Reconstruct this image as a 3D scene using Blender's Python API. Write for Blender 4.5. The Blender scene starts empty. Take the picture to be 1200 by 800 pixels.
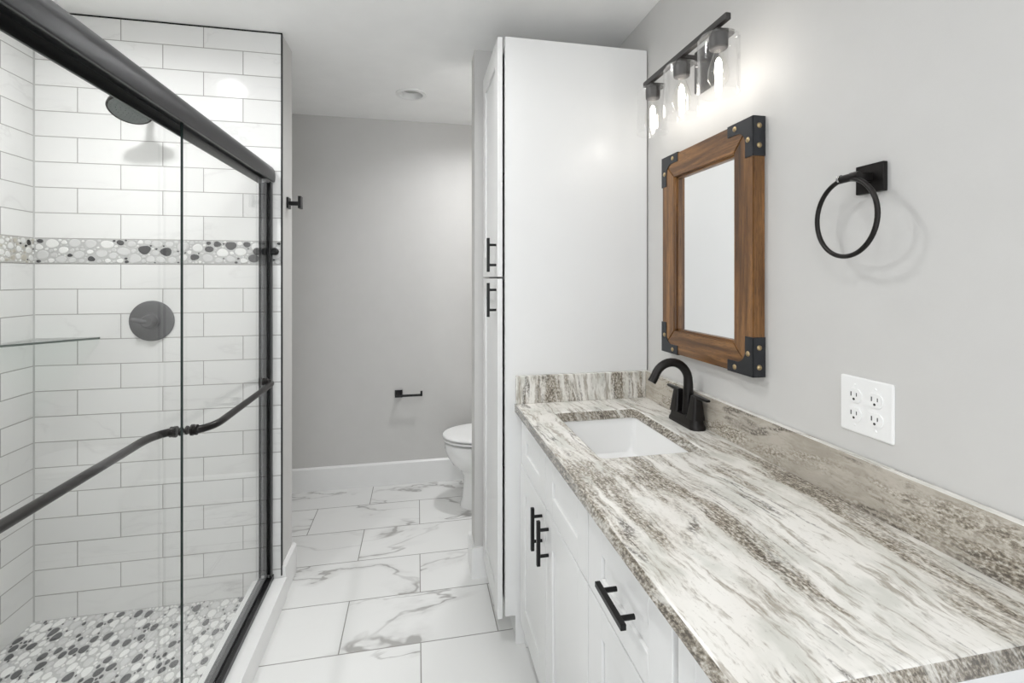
import bpy, bmesh, math, random
from mathutils import Vector, Matrix
C = bpy.context.scene.collection
PI = math.pi

# ------------------------------------------------------------------ camera, world, exposure
FPX, VPX, HOR, EYE = 554.5, 489.0, 325.0, 1.392      # focal length and vanishing point measured at 1200x800
YAW = math.atan((600 - VPX) / FPX)
cam = bpy.data.objects.new('camera', bpy.data.cameras.new('camera'))
C.objects.link(cam)
cam.location = (0, 0, EYE)
cam.rotation_euler = (PI / 2, 0, -YAW)
cam.data.sensor_width = 36
cam.data.lens = FPX / 1200 * 36
cam.data.shift_y = (HOR - 400) / 1200
cam.data.clip_start = 0.02
bpy.context.scene.camera = cam

w = bpy.data.worlds.new('world'); bpy.context.scene.world = w
w.use_nodes = True
w.node_tree.nodes['Background'].inputs[0].default_value = (0.93, 0.96, 1.0, 1)
w.node_tree.nodes['Background'].inputs[1].default_value = 1.3

vs = bpy.context.scene.view_settings
vs.view_transform = 'Standard'; vs.look = 'None'; vs.gamma = 1; vs.use_curve_mapping = False
vs.exposure = 0.58
cy = bpy.context.scene.cycles
cy.max_bounces = 12; cy.diffuse_bounces = 6; cy.glossy_bounces = 6; cy.transparent_max_bounces = 24
cy.sample_clamp_indirect = 6
cy.use_denoising = True
LAMP_BULB = 26.0        # emission of each vanity filament
LAMP_FILL = 84.0         # emission of the fill lights added to the ceiling
LAMP_SHOWER = 430.0
LAMP_TOILET = 175.0

# ------------------------------------------------------------------ node helpers
class NT:
    def __init__(s, name):
        s.m = bpy.data.materials.new(name); s.m.use_nodes = True
        s.t = s.m.node_tree; s.n = s.t.nodes
        s.b = s.n['Principled BSDF']
    def new(s, kind, **kw):
        n = s.n.new(kind)
        for k, v in kw.items(): setattr(n, k, v)
        return n
    def put(s, sock, v):
        if v is None: return
        if hasattr(v, 'is_output'): s.t.links.new(v, sock)
        else: sock.default_value = v
    def math(s, op, a, b=None, c=None):
        n = s.new('ShaderNodeMath', operation=op)
        for i, v in enumerate((a, b, c)): s.put(n.inputs[i], v)
        return n.outputs[0]
    def vmath(s, op, a, b=None):
        n = s.new('ShaderNodeVectorMath', operation=op)
        s.put(n.inputs[0], a); s.put(n.inputs[1], b)
        return n.outputs[0]
    def pos(s):
        return s.new('ShaderNodeNewGeometry').outputs['Position']
    def sep(s, v):
        n = s.new('ShaderNodeSeparateXYZ'); s.put(n.inputs[0], v); return n.outputs
    def comb(s, x=0.0, y=0.0, z=0.0):
        n = s.new('ShaderNodeCombineXYZ')
        for i, v in enumerate((x, y, z)): s.put(n.inputs[i], v)
        return n.outputs[0]
    def noise(s, vec, scale, detail=4.0, rough=0.55, dist=0.0):
        n = s.new('ShaderNodeTexNoise')
        s.put(n.inputs['Vector'], vec); n.inputs['Scale'].default_value = scale
        n.inputs['Detail'].default_value = detail; n.inputs['Roughness'].default_value = rough
        n.inputs['Distortion'].default_value = dist
        return n.outputs[0]
    def ramp(s, fac, stops, interp='LINEAR'):
        n = s.new('ShaderNodeValToRGB'); s.put(n.inputs[0], fac)
        e = n.color_ramp.elements; n.color_ramp.interpolation = interp
        while len(e) < len(stops): e.new(0.5)
        for i, (p, c) in enumerate(stops):
            e[i].position = p; e[i].color = (*c, 1) if len(c) == 3 else c
        return n.outputs[0]
    def maprange(s, v, a, b, c=0.0, d=1.0, smooth=True):
        n = s.new('ShaderNodeMapRange'); n.interpolation_type = 'SMOOTHSTEP' if smooth else 'LINEAR'
        s.put(n.inputs[0], v)
        for i, x in enumerate((a, b, c, d)): n.inputs[i + 1].default_value = x
        return n.outputs[0]
    def mix(s, f, a, b):
        n = s.new('ShaderNodeMix', data_type='RGBA')
        s.put(n.inputs[0], f)
        for k, v in ((6, a), (7, b)):
            s.put(n.inputs[k], (*v, 1) if isinstance(v, tuple) and len(v) == 3 else v)
        return n.outputs[2]
    def bump(s, h, strength=0.3, dist=0.002):
        n = s.new('ShaderNodeBump'); n.inputs['Strength'].default_value = strength
        n.inputs['Distance'].default_value = dist
        s.put(n.inputs['Height'], h); s.t.links.new(n.outputs[0], s.b.inputs['Normal'])
    def set(s, color=None, rough=None, metal=None, spec=None, coat=None, coat_rough=None):
        for k, v in (('Base Color', color), ('Roughness', rough), ('Metallic', metal), ('Specular IOR Level', spec),
                     ('Coat Weight', coat), ('Coat Roughness', coat_rough)):
            if v is not None:
                s.put(s.b.inputs[k], (*v, 1) if isinstance(v, tuple) and len(v) == 3 else v)
        return s.m

def plain(name, color, rough=0.5, metal=0.0, bump=0.0, bscale=200.0, spec=None, vary=0.03, coat=None):
    t = NT(name); p = t.pos()
    n = t.noise(p, 9.0, 3.0)
    c = t.mix(n, tuple(max(0, x * (1 - vary)) for x in color), tuple(min(1, x * (1 + vary)) for x in color))
    t.set(c, rough, metal, spec, coat)
    if bump: t.bump(t.noise(p, bscale, 2.0), bump, 0.001)
    return t.m

M = {}
M['wall'] = plain('wall_paint', (0.61, 0.602, 0.585), 0.55, bump=0.12, bscale=260)
M['ceiling'] = plain('ceiling_paint', (0.92, 0.92, 0.91), 0.8, bump=0.15, bscale=160)
M['trim'] = plain('white_trim_paint', (0.84, 0.84, 0.83), 0.35)
M['cabinet'] = plain('white_cabinet_lacquer', (0.79, 0.79, 0.78), 0.30, vary=0.01)
M['inside'] = plain('cabinet_gap_shade', (0.16, 0.14, 0.12), 0.8)
M['black'] = plain('matte_black_metal', (0.012, 0.012, 0.012), 0.34, 0.5)
M['bronze'] = plain('oil_rubbed_bronze', (0.022, 0.020, 0.019), 0.33, 0.7)
M['rail'] = plain('satin_black_aluminium', (0.055, 0.055, 0.057), 0.33, 0.75)
M['fixture'] = plain('dark_graphite_metal', (0.085, 0.08, 0.078), 0.42, 0.7)
M['iron'] = plain('dark_blued_iron', (0.05, 0.052, 0.057), 0.34, 0.75, bump=0.06, bscale=90)
M['brass'] = plain('aged_brass', (0.42, 0.32, 0.18), 0.33, 0.9)
M['porcelain'] = plain('white_porcelain', (0.86, 0.86, 0.85), 0.12, vary=0.005, coat=0.4)
M['plastic'] = plain('white_plastic', (0.86, 0.86, 0.85), 0.3, vary=0.005)
M['slot'] = plain('dark_slot', (0.03, 0.028, 0.026), 0.6)
M['chrome'] = plain('bright_chrome', (0.75, 0.75, 0.75), 0.12, 1.0)
M['curb'] = plain('white_cultured_stone', (0.80, 0.80, 0.79), 0.28)
M['grout'] = plain('pale_grey_grout', (0.50, 0.50, 0.49), 0.85, bump=0.3, bscale=500, vary=0.08)
M['grout_warm'] = plain('pale_warm_grout', (0.55, 0.54, 0.51), 0.85, bump=0.3, bscale=500, vary=0.08)
M['stone_white'] = plain('white_pebble', (0.80, 0.80, 0.78), 0.45, vary=0.1)
M['stone_pale'] = plain('pale_grey_pebble', (0.62, 0.62, 0.61), 0.45, vary=0.12)
M['stone_dark'] = plain('charcoal_pebble', (0.04, 0.04, 0.042), 0.45, vary=0.3)
M['stone_black'] = plain('black_pebble', (0.02, 0.018, 0.016), 0.4, vary=0.3)
M['stone_sand'] = plain('sand_pebble', (0.52, 0.49, 0.42), 0.45, vary=0.15)

def mirror_mat():
    t = NT('silvered_glass'); t.set((0.93, 0.94, 0.94), 0.015, 1.0); return t.m
M['mirror'] = mirror_mat()

def clear_glass(name, tint, f0=0.04, rough=0.0, gain=1.0):
    """thin clear glass: straight transmission plus a Schlick reflection"""
    t = NT(name); t.n.remove(t.b)
    g = t.new('ShaderNodeNewGeometry')
    d = t.new('ShaderNodeVectorMath', operation='DOT_PRODUCT')
    t.put(d.inputs[0], g.outputs['Incoming']); t.put(d.inputs[1], g.outputs['Normal'])
    k = t.math('SUBTRACT', 1.0, t.math('ABSOLUTE', d.outputs['Value']))
    f = t.math('MULTIPLY_ADD', t.math('POWER', k, 5.0), (1 - f0) * gain, f0)
    tr = t.new('ShaderNodeBsdfTransparent'); tr.inputs[0].default_value = (*tint, 1)
    gl = t.new('ShaderNodeBsdfGlossy'); gl.inputs['Roughness'].default_value = rough
    gl.inputs[0].default_value = (1, 1, 1, 1)
    mx = t.new('ShaderNodeMixShader')
    t.put(mx.inputs[0], f); t.t.links.new(tr.outputs[0], mx.inputs[1]); t.t.links.new(gl.outputs[0], mx.inputs[2])
    t.t.links.new(mx.outputs[0], t.n['Material Output'].inputs[0])
    return t.m
M['glass'] = clear_glass('shower_glass', (0.985, 0.988, 0.985), 0.025, 0.0, 0.7)
M['glass_edge'] = plain('polished_glass_edge', (0.02, 0.03, 0.027), 0.15)
M['shelf_glass'] = clear_glass('shelf_glass', (0.90, 0.94, 0.92), 0.06)
M['shade_glass'] = clear_glass('shade_glass', (0.985, 0.985, 0.985), 0.035)
M['bulb_glass'] = clear_glass('bulb_glass', (0.99, 0.985, 0.97), 0.04)

def emitter(name, color, strength):
    t = NT(name); t.set(color, 0.5)
    t.b.inputs['Emission Color'].default_value = (*color, 1)
    t.b.inputs['Emission Strength'].default_value = strength
    return t.m
M['filament'] = emitter('glowing_filament', (1.0, 0.955, 0.90), LAMP_BULB)
M['lens'] = emitter('added_fill_lens', (0.985, 0.99, 1.0), LAMP_FILL)  # glow of the added fill lights
M['lens_shower'] = emitter('lit_shower_lens', (0.985, 0.99, 1.0), LAMP_SHOWER)
M['lens_toilet'] = emitter('lit_alcove_lens', (0.985, 0.99, 1.0), LAMP_TOILET)
M['lens_off'] = plain('unlit_lamp_lens', (0.42, 0.42, 0.40), 0.5)

def tile_mat(name, ua, va, u0, v0, w_, h_, gap, tile, grout, rough, vein, vein_scale, vein_amt, seed=0.0):
    """running-bond tiles with their own veins; ua/va name the axes"""
    t = NT(name); p = t.pos(); s = t.sep(p)
    u, v = s['XYZ'.index(ua)], s['XYZ'.index(va)]
    vv = t.math('DIVIDE', t.math('SUBTRACT', v, v0), h_)
    row = t.math('FLOOR', vv)
    half = t.math('MULTIPLY', t.math('FLOORED_MODULO', row, 2.0), 0.5)
    uu = t.math('ADD', t.math('DIVIDE', t.math('SUBTRACT', u, u0), w_), half)
    col = t.math('FLOOR', uu)
    fu, fv = t.math('FRACT', uu), t.math('FRACT', vv)
    du = t.math('MULTIPLY', t.math('MINIMUM', fu, t.math('SUBTRACT', 1.0, fu)), w_)
    dv = t.math('MULTIPLY', t.math('MINIMUM', fv, t.math('SUBTRACT', 1.0, fv)), h_)
    d = t.math('MINIMUM', du, dv)
    inside = t.maprange(d, gap * 0.4, gap * 0.6)
    wn = t.new('ShaderNodeTexWhiteNoise'); t.put(wn.inputs['Vector'], t.comb(row, col, seed))
    off = t.vmath('MULTIPLY', wn.outputs['Color'], (17.0, 13.0, 11.0))
    q = t.comb(u, v, 0.0)
    q = t.vmath('ADD', q, off)
    rot = t.new('ShaderNodeMapping'); t.put(rot.inputs['Vector'], q)
    rot.inputs['Rotation'].default_value = (0, 0, -0.75); rot.inputs['Scale'].default_value = (0.8, 2.0, 1)
    q = rot.outputs[0]
    n1 = t.noise(q, vein_scale, 5.0, 0.52, 0.45)
    r1 = t.math('ABSOLUTE', t.math('SUBTRACT', n1, 0.5))
    thin = t.maprange(r1, 0.0, 0.011, 1.0, 0.0)
    soft = t.maprange(r1, 0.0, 0.05, 1.0, 0.0)
    msk = t.maprange(t.noise(q, vein_scale * 1.3, 3.0), 0.41, 0.60)
    blot = t.maprange(t.noise(q, vein_scale * 5.0, 6.0, 0.7), 0.35, 0.75)
    a = t.math('MULTIPLY', thin, t.math('MULTIPLY_ADD', msk, 0.85, 0.15))
    b = t.math('MULTIPLY', t.math('MULTIPLY', soft, msk), t.math('MULTIPLY', blot, 0.55))
    vn = t.math('MULTIPLY', t.math('MINIMUM', t.math('ADD', a, b), 1.0), vein_amt)
    tone = t.math('MULTIPLY_ADD', wn.outputs['Value'], 0.05, 0.96)
    base = t.vmath('MULTIPLY', t.comb(*tile), t.comb(tone, tone, tone))
    c = t.mix(vn, base, vein)
    c = t.mix(inside, grout, c)
    t.set(c, t.math('MULTIPLY_ADD', inside, rough - 0.8, 0.8))
    t.bump(inside, 0.5, 0.0012)
    return t.m

M['floor_tile'] = tile_mat('marble_look_floor_tile', 'X', 'Y', -0.286, 1.838, 0.598, 0.295, 0.0042,
                           (0.80, 0.80, 0.785), (0.30, 0.29, 0.27), 0.28, (0.30, 0.29, 0.275), 1.15, 0.80, 3.0)
M['wall_tile_x'] = tile_mat('long_white_wall_tile_far', 'X', 'Z', -1.188, 1.548, 0.305, 0.1014, 0.0034,
                            (0.82, 0.82, 0.805), (0.36, 0.35, 0.33), 0.10, (0.62, 0.61, 0.6), 2.0, 0.30)
M['wall_tile_y'] = tile_mat('long_white_wall_tile_side', 'Y', 'Z', 2.0575, 1.548, 0.305, 0.1014, 0.0034,
                            (0.82, 0.82, 0.805), (0.36, 0.35, 0.33), 0.10, (0.62, 0.61, 0.6), 2.0, 0.30, 5.0)

def granite(name, va, ua, voff=0.0, dark=0.0, slant=0.0, wob=1.0, con=1.0, uo=0.0, ground=((0.82, 0.80, 0.755), (0.64, 0.635, 0.585))):
    """streaked white / taupe stone; streaks run along ua"""
    t = NT(name); s = t.sep(t.pos())
    u, v = s['XYZ'.index(ua)], s['XYZ'.index(va)]
    other = [k for k in 'XYZ' if k not in (ua, va)][0]
    v = t.math('MULTIPLY_ADD', s['XYZ'.index(other)], 0.6, v)
    v = t.math('MULTIPLY_ADD', u, slant, v)
    if uo: u = t.math('MULTIPLY_ADD', s['XYZ'.index(other)], uo, u)
    p = t.comb(t.math('ADD', v, voff), u, 0.0)
    warp = t.noise(t.vmath('MULTIPLY', p, (3.0, 1.5, 1.0)), 1.0, 3.0, 0.55)
    v2 = t.math('MULTIPLY_ADD', t.math('SUBTRACT', warp, 0.5), 0.14 * wob, t.math('ADD', v, voff))
    fine = t.noise(t.vmath('MULTIPLY', p, (34.0, 22.0, 1.0)), 1.0, 3.0, 0.6)
    v2 = t.math('MULTIPLY_ADD', t.math('SUBTRACT', fine, 0.5), 0.014, v2)
    q = t.comb(v2, u, 0.0)
    band = t.noise(t.vmath('MULTIPLY', q, (8.0, 1.5, 1.0)), 1.0, 6.0, 0.62)
    mid = t.noise(t.vmath('MULTIPLY', q, (54.0, 6.0, 1.0)), 1.0, 4.0, 0.6)
    tiny = t.noise(t.vmath('MULTIPLY', q, (165.0, 36.0, 1.0)), 1.0, 4.0, 0.62)
    speck = t.noise(t.vmath('MULTIPLY', p, (200.0, 120.0, 1.0)), 1.0, 3.0, 0.65)
    cloud = t.noise(t.vmath('MULTIPLY', q, (15.0, 6.0, 1.0)), 1.0, 4.0, 0.6)
    # pale ground with grey translucent patches
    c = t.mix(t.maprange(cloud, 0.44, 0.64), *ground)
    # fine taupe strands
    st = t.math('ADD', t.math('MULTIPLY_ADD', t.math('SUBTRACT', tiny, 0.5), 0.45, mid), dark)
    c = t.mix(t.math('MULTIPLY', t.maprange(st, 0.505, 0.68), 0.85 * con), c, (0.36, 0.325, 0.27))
    # wide speckled bands
    bd = t.math('ADD', t.math('MULTIPLY_ADD', t.math('SUBTRACT', mid, 0.5), 0.22, band), dark)
    ba = t.maprange(bd, 0.505, 0.63)
    gr = t.math('MULTIPLY_ADD', t.math('SUBTRACT', speck, 0.5), 1.3, t.math('MULTIPLY_ADD', t.math('SUBTRACT', tiny, 0.5), 0.9, bd))
    bc = t.ramp(gr, [(0.40, (0.66, 0.63, 0.57)), (0.53, (0.46, 0.42, 0.355)), (0.66, (0.27, 0.235, 0.185)), (0.84, (0.085, 0.072, 0.057))])
    c = t.mix(t.math('MULTIPLY', ba, 0.92), c, bc)
    sp = t.math('MULTIPLY', t.maprange(speck, 0.56, 0.70), t.maprange(tiny, 0.46, 0.60))
    c = t.mix(t.math('MULTIPLY', sp, 0.45), c, (0.26, 0.23, 0.19))
    # near-black lines riding the streaks, broken up
    ln = t.math('ABSOLUTE', t.math('SUBTRACT', t.noise(t.vmath('MULTIPLY', q, (13.0, 1.3, 1.0)), 1.0, 3.0, 0.55), 0.5))
    lm = t.math('MULTIPLY', t.maprange(ln, 0.0, 0.026, 1.0, 0.0),
                t.maprange(t.noise(t.vmath('MULTIPLY', p, (8.0, 4.0, 1.0)), 1.0, 4.0, 0.6), 0.46, 0.60))
    lm = t.math('MULTIPLY', lm, t.maprange(speck, 0.34, 0.56))
    c = t.mix(t.math('MULTIPLY', lm, 0.85), c, (0.085, 0.073, 0.06))
    t.set(c, 0.16)
    return t.m
M['granite'] = granite('streaked_granite', 'X', 'Y', 0.13, 0.0, 0.06)
M['granite_edge'] = granite('streaked_granite_edge', 'X', 'Y', 0.13, 0.10, 0.06, 1.0, 1.0, 0.9)
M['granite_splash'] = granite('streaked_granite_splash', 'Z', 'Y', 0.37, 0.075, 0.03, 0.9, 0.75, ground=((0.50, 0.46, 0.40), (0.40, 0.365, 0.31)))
M['granite_end'] = granite('streaked_granite_end', 'X', 'Z', 0.9, 0.05, 0.06, 1.0)

def wood(name, axis):
    t = NT(name); p = t.pos(); s = t.sep(p)
    sc = [60.0, 60.0, 60.0]; sc['XYZ'.index(axis)] = 3.5
    g = t.noise(t.vmath('MULTIPLY', p, tuple(sc)), 1.0, 5.0, 0.6, 0.4)
    sc2 = [14.0, 14.0, 14.0]; sc2['XYZ'.index(axis)] = 1.2
    b = t.noise(t.vmath('MULTIPLY', p, tuple(sc2)), 1.0, 3.0, 0.55)
    sc3 = [420.0, 420.0, 420.0]; sc3['XYZ'.index(axis)] = 38.0
    pores = t.maprange(t.noise(t.vmath('MULTIPLY', p, tuple(sc3)), 1.0, 2.0), 0.34, 0.46, 1.0, 0.0)
    f = t.math('MULTIPLY_ADD', g, 0.6, t.math('MULTIPLY', b, 0.5))
    c = t.ramp(f, [(0.38, (0.032, 0.013, 0.004)), (0.52, (0.125, 0.055, 0.016)), (0.68, (0.28, 0.135, 0.043))])
    c = t.mix(t.math('MULTIPLY', pores, 0.55), c, (0.055, 0.025, 0.010))
    t.set(c, 0.32)
    t.bump(t.math('SUBTRACT', g, t.math('MULTIPLY', pores, 0.6)), 0.18, 0.001)
    return t.m
M['wood_z'] = wood('stained_wood_upright', 'Z')
M['wood_y'] = wood('stained_wood_crosswise', 'Y')

# ------------------------------------------------------------------ mesh helpers
def B(): return bmesh.new()

def add_box(bm, x0, x1, y0, y1, z0, z1, bevel=0.0, seg=2, mi=0):
    t = bmesh.new()
    bmesh.ops.create_cube(t, size=1)
    for v in t.verts:
        v.co = Vector(((x0 + x1) / 2 + v.co.x * (x1 - x0), (y0 + y1) / 2 + v.co.y * (y1 - y0), (z0 + z1) / 2 + v.co.z * (z1 - z0)))
    if bevel: bmesh.ops.bevel(t, geom=t.edges[:], offset=bevel, segments=seg, affect='EDGES', profile=0.5)
    merge(bm, t, mi)

def merge(bm, t, mi=0, mat=None):
    if mat is not None: bmesh.ops.transform(t, matrix=mat, verts=t.verts[:])
    vm = {v: bm.verts.new(v.co) for v in t.verts}
    for f in t.faces:
        try:
            nf = bm.faces.new([vm[v] for v in f.verts]); nf.material_index = mi; nf.smooth = f.smooth
        except ValueError: pass
    t.free()

def frame_of(d):
    d = Vector(d).normalized()
    a = Vector((0, 0, 1)) if abs(d.z) < 0.95 else Vector((0, 1, 0))
    x = d.cross(a).normalized(); return x, d.cross(x).normalized(), d

def add_rings(bm, rings, cap=True, closed=False, smooth=True, mi=0):
    vr = [[bm.verts.new(p) for p in r] for r in rings]
    n = len(vr[0]); k = len(vr)
    for i in range(k if closed else k - 1):
        a, b = vr[i], vr[(i + 1) % k]
        for j in range(n):
            f = bm.faces.new((a[j], a[(j + 1) % n], b[(j + 1) % n], b[j])); f.smooth = smooth; f.material_index = mi
    if cap and not closed:
        for r in (vr[0], vr[-1]):
            try: bm.faces.new(r).material_index = mi
            except ValueError: pass

def add_tube(bm, pts, rad, seg=16, closed=False, cap=True, mi=0):
    pts = [Vector(p) for p in pts]; n = len(pts); rings = []
    rr = rad if isinstance(rad, (list, tuple)) else [rad] * n
    prev = None
    for i in range(n):
        if closed: d = (pts[(i + 1) % n] - pts[i - 1])
        else: d = pts[min(i + 1, n - 1)] - pts[max(i - 1, 0)]
        d.normalize()
        if prev is None: x, y, _ = frame_of(d)
        else:
            x = (prev - d * prev.dot(d)).normalized(); y = d.cross(x)
        prev = x
        rings.append([pts[i] + (x * math.cos(2 * PI * j / seg) + y * math.sin(2 * PI * j / seg)) * rr[i] for j in range(seg)])
    add_rings(bm, rings, cap, closed, mi=mi)

def add_cyl(bm, p0, p1, r0, r1=None, seg=24, mi=0, bevel=0.0):
    p0, p1 = Vector(p0), Vector(p1); r1 = r0 if r1 is None else r1
    if bevel:
        d = (p1 - p0).normalized() * bevel
        add_lathe_pts(bm, p0, p1, [(0, r0 - bevel), (bevel, r0), ((p1 - p0).length - bevel, r1), ((p1 - p0).length, r1 - bevel)], seg, mi)
    else:
        add_lathe_pts(bm, p0, p1, [(0, r0), ((p1 - p0).length, r1)], seg, mi)

def add_lathe_pts(bm, p0, p1, prof, seg=32, mi=0, cap=True):
    """prof: list of (distance along axis, radius)"""
    p0 = Vector(p0); x, y, d = frame_of(Vector(p1) - p0)
    rings = [[p0 + d * h + (x * math.cos(2 * PI * j / seg) + y * math.sin(2 * PI * j / seg)) * max(r, 1e-5) for j in range(seg)] for h, r in prof]
    add_rings(bm, rings, cap, mi=mi)

def add_prism(bm, poly, axis, a, b, mi=0, bevel=0.0):
    """poly in the two other axes, in XYZ order, extruded along axis from a to b"""
    def pt(p, c):
        return {'X': (c, p[0], p[1]), 'Y': (p[0], c, p[1]), 'Z': (p[0], p[1], c)}[axis]
    t = bmesh.new()
    v0 = [t.verts.new(pt(p, a)) for p in poly]; v1 = [t.verts.new(pt(p, b)) for p in poly]
    n = len(poly)
    t.faces.new(v0); t.faces.new(v1[::-1])
    for j in range(n): t.faces.new((v0[j], v1[j], v1[(j + 1) % n], v0[(j + 1) % n]))
    bmesh.ops.recalc_face_normals(t, faces=t.faces[:])
    if bevel: bmesh.ops.bevel(t, geom=t.edges[:], offset=bevel, segments=2, affect='EDGES')
    merge(bm, t, mi)

def add_dome(bm, c, d, r, h, seg=16, mi=0):
    """a rivet head: flattened half sphere on point c, rising along d"""
    x, y, d = frame_of(d); c = Vector(c); rings = []
    for k in range(5):
        a = k / 4 * PI / 2 * 0.96
        rings.append([c + d * (h * math.sin(a)) + (x * math.cos(2 * PI * j / seg) + y * math.sin(2 * PI * j / seg)) * (r * math.cos(a)) for j in range(seg)])
    add_rings(bm, rings, mi=mi)

def rrect(cx, cy_, hx, hy, r, n=6):
    out = []
    for k, (sx, sy) in enumerate(((1, 1), (-1, 1), (-1, -1), (1, -1))):
        for i in range(n + 1):
            a = k * PI / 2 + i / n * PI / 2
            out.append((cx + sx * (hx - r) + r * math.cos(a), cy_ + sy * (hy - r) + r * math.sin(a)))
    return out

def arc(c, r, a0, a1, n):
    return [(c[0] + r * math.cos(a0 + (a1 - a0) * i / n), c[1] + r * math.sin(a0 + (a1 - a0) * i / n)) for i in range(n + 1)]

def obj(name, bm, mats, parent=None, smooth_angle=40, normals=True):
    if normals: bmesh.ops.recalc_face_normals(bm, faces=bm.faces[:])
    for f in bm.faces: f.smooth = True
    ca = math.cos(math.radians(smooth_angle))
    for e in bm.edges:
        if len(e.link_faces) == 2:
            e.smooth = e.link_faces[0].normal.dot(e.link_faces[1].normal) > ca
    me = bpy.data.meshes.new(name); bm.to_mesh(me); bm.free()
    for m in (mats if isinstance(mats, (list, tuple)) else [mats]): me.materials.append(m)
    o = bpy.data.objects.new(name, me); C.objects.link(o)
    wn = o.modifiers.new('weighted_normals', 'WEIGHTED_NORMAL'); wn.keep_sharp = True; wn.weight = 80
    if parent is not None: attach(o, parent)
    return o

def attach(o, parent):
    """meshes are written in world coordinates; only a thing's Empty carries an offset"""
    o.parent = parent
    if parent.parent is None: o.matrix_parent_inverse = Matrix.Translation(-Vector(parent.location))

def tag(o, label, cat, group=None):
    o['label'] = label; o['category'] = cat
    if group: o['group'] = group
    return o

def thing(name, label, cat, loc, group=None):
    o = bpy.data.objects.new(name, None); C.objects.link(o); o.location = loc
    o.empty_display_size = 0.05
    return tag(o, label, cat, group)

def struct(name, bm, mats, parent=None):
    o = obj(name, bm, mats, parent)
    if parent is None: o['kind'] = 'structure'
    return o

def box_struct(name, mat, *a, bevel=0.0, parent=None):
    b = B(); add_box(b, *a, bevel=bevel); return struct(name, b, mat, parent)

# ------------------------------------------------------------------ the room shell
XW, YB, ZT = 0.909, 3.285, 2.452          # right wall, back wall, ceiling
XL = -1.49                                # shower's side wall (face of its tiles)
XS, YT = -0.578, 2.21                     # end of the shower's far wall, face of its tiles
YN = 0.70                                 # shower's near wall
NEAR = -1.1                               # where the room opens behind the camera

box_struct('floor', M['floor_tile'], -1.65, 1.05, NEAR, 3.42, -0.06, 0.0)
CANS = ((-0.034, 2.80, 0.088, 0.022), (-1.02, 1.50, 0.085, 0.036), (-0.14, 1.42, 0.095, 0.012), (-0.14, -0.10, 0.095, 0.012), (0.40, 2.62, 0.09, 0.012))
def sheet(name, loops, z0, z1, bevel=0.0):
    """a flat slab from closed 2-D loops: the first is its outline, the others its holes"""
    cu = bpy.data.curves.new(name, 'CURVE'); cu.dimensions = '2D'; cu.fill_mode = 'BOTH'
    for pts in loops:
        sp = cu.splines.new('POLY'); sp.points.add(len(pts) - 1); sp.use_cyclic_u = True
        for p, q in zip(sp.points, pts): p.co = (q[0], q[1], 0, 1)
    cu.extrude = (z1 - z0) / 2 - bevel; cu.bevel_depth = bevel; cu.bevel_resolution = 3
    tmp = bpy.data.objects.new(name, cu); C.objects.link(tmp)
    bpy.context.view_layer.update()
    me = bpy.data.meshes.new_from_object(tmp.evaluated_get(bpy.context.evaluated_depsgraph_get()))
    bpy.data.objects.remove(tmp)
    me.name = name
    me.transform(Matrix.Translation((0, 0, (z0 + z1) / 2)))
    me.materials.clear()
    return me
me = sheet('ceiling', [[(-1.65, NEAR), (1.05, NEAR), (1.05, 3.42), (-1.65, 3.42)]] + [arc((x, y), r - 0.004, 2 * PI, 2 * PI / 40, 39) for x, y, r, q in CANS], ZT, ZT + 0.06)
me.materials.append(M['ceiling'])
co = bpy.data.objects.new('ceiling', me); C.objects.link(co); co['kind'] = 'structure'
box_struct('wall_right', M['wall'], XW, XW + 0.12, NEAR, 3.42, 0.0, ZT)
box_struct('wall_back', M['wall'], -1.62, XW, YB, YB + 0.12, 0.0, ZT)
box_struct('wall_left', M['wall'], XL - 0.13, XL - 0.011, NEAR, YB, 0.0, ZT)
box_struct('wall_shower_far', M['wall'], XL - 0.011, XS, YT + 0.011, 2.385, 0.0, ZT)
box_struct('wall_shower_near', M['wall'], XL - 0.011, XS, YN - 0.13, YN - 0.011, 0.0, ZT)
box_struct('wall_partition', M['wall'], 0.262, XW, 2.192, 2.315, 0.0, ZT)

def tiled(name, mat, x0, x1, y0, y1):
    return box_struct(name, mat, x0, x1, y0, y1, 0.0, ZT)
far_t = tiled('wall_tile_far', M['wall_tile_x'], XL - 0.011, XS, YT, YT + 0.011)
side_t = tiled('wall_tile_left', M['wall_tile_y'], XL - 0.011, XL, YN, YT)
near_t = tiled('wall_tile_near', M['wall_tile_x'], XL - 0.011, XS, YN - 0.011, YN)

# pebbles -------------------------------------------------------------
def pack(w_, h_, rmax, rmin, tries, rng, aspect, gap):
    """variable discs packed into a w x h sheet, in a space squeezed along u by aspect"""
    W = w_ / aspect; cell = rmax * 2; grid = {}; out = []
    for k in range(tries):
        t = k / tries
        r = rmax * (1 - t) ** 2.2 * (0.55 + 0.6 * rng.random()) + rmin
        r = min(r, rmax)
        x, y = rng.random() * W, rng.random() * h_
        if x - r < 0 or x + r > W or y - r < 0 or y + r > h_: continue
        gx, gy = int(x / cell), int(y / cell); ok = True
        for i in (-1, 0, 1):
            for j in (-1, 0, 1):
                for (a, b, q) in grid.get((gx + i, gy + j), ()):
                    if (a - x) ** 2 + (b - y) ** 2 < (q + r + gap) ** 2: ok = False; break
                if not ok: break
            if not ok: break
        if ok:
            grid.setdefault((gx, gy), []).append((x, y, r)); out.append((x * aspect, y, r))
    return out

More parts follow.
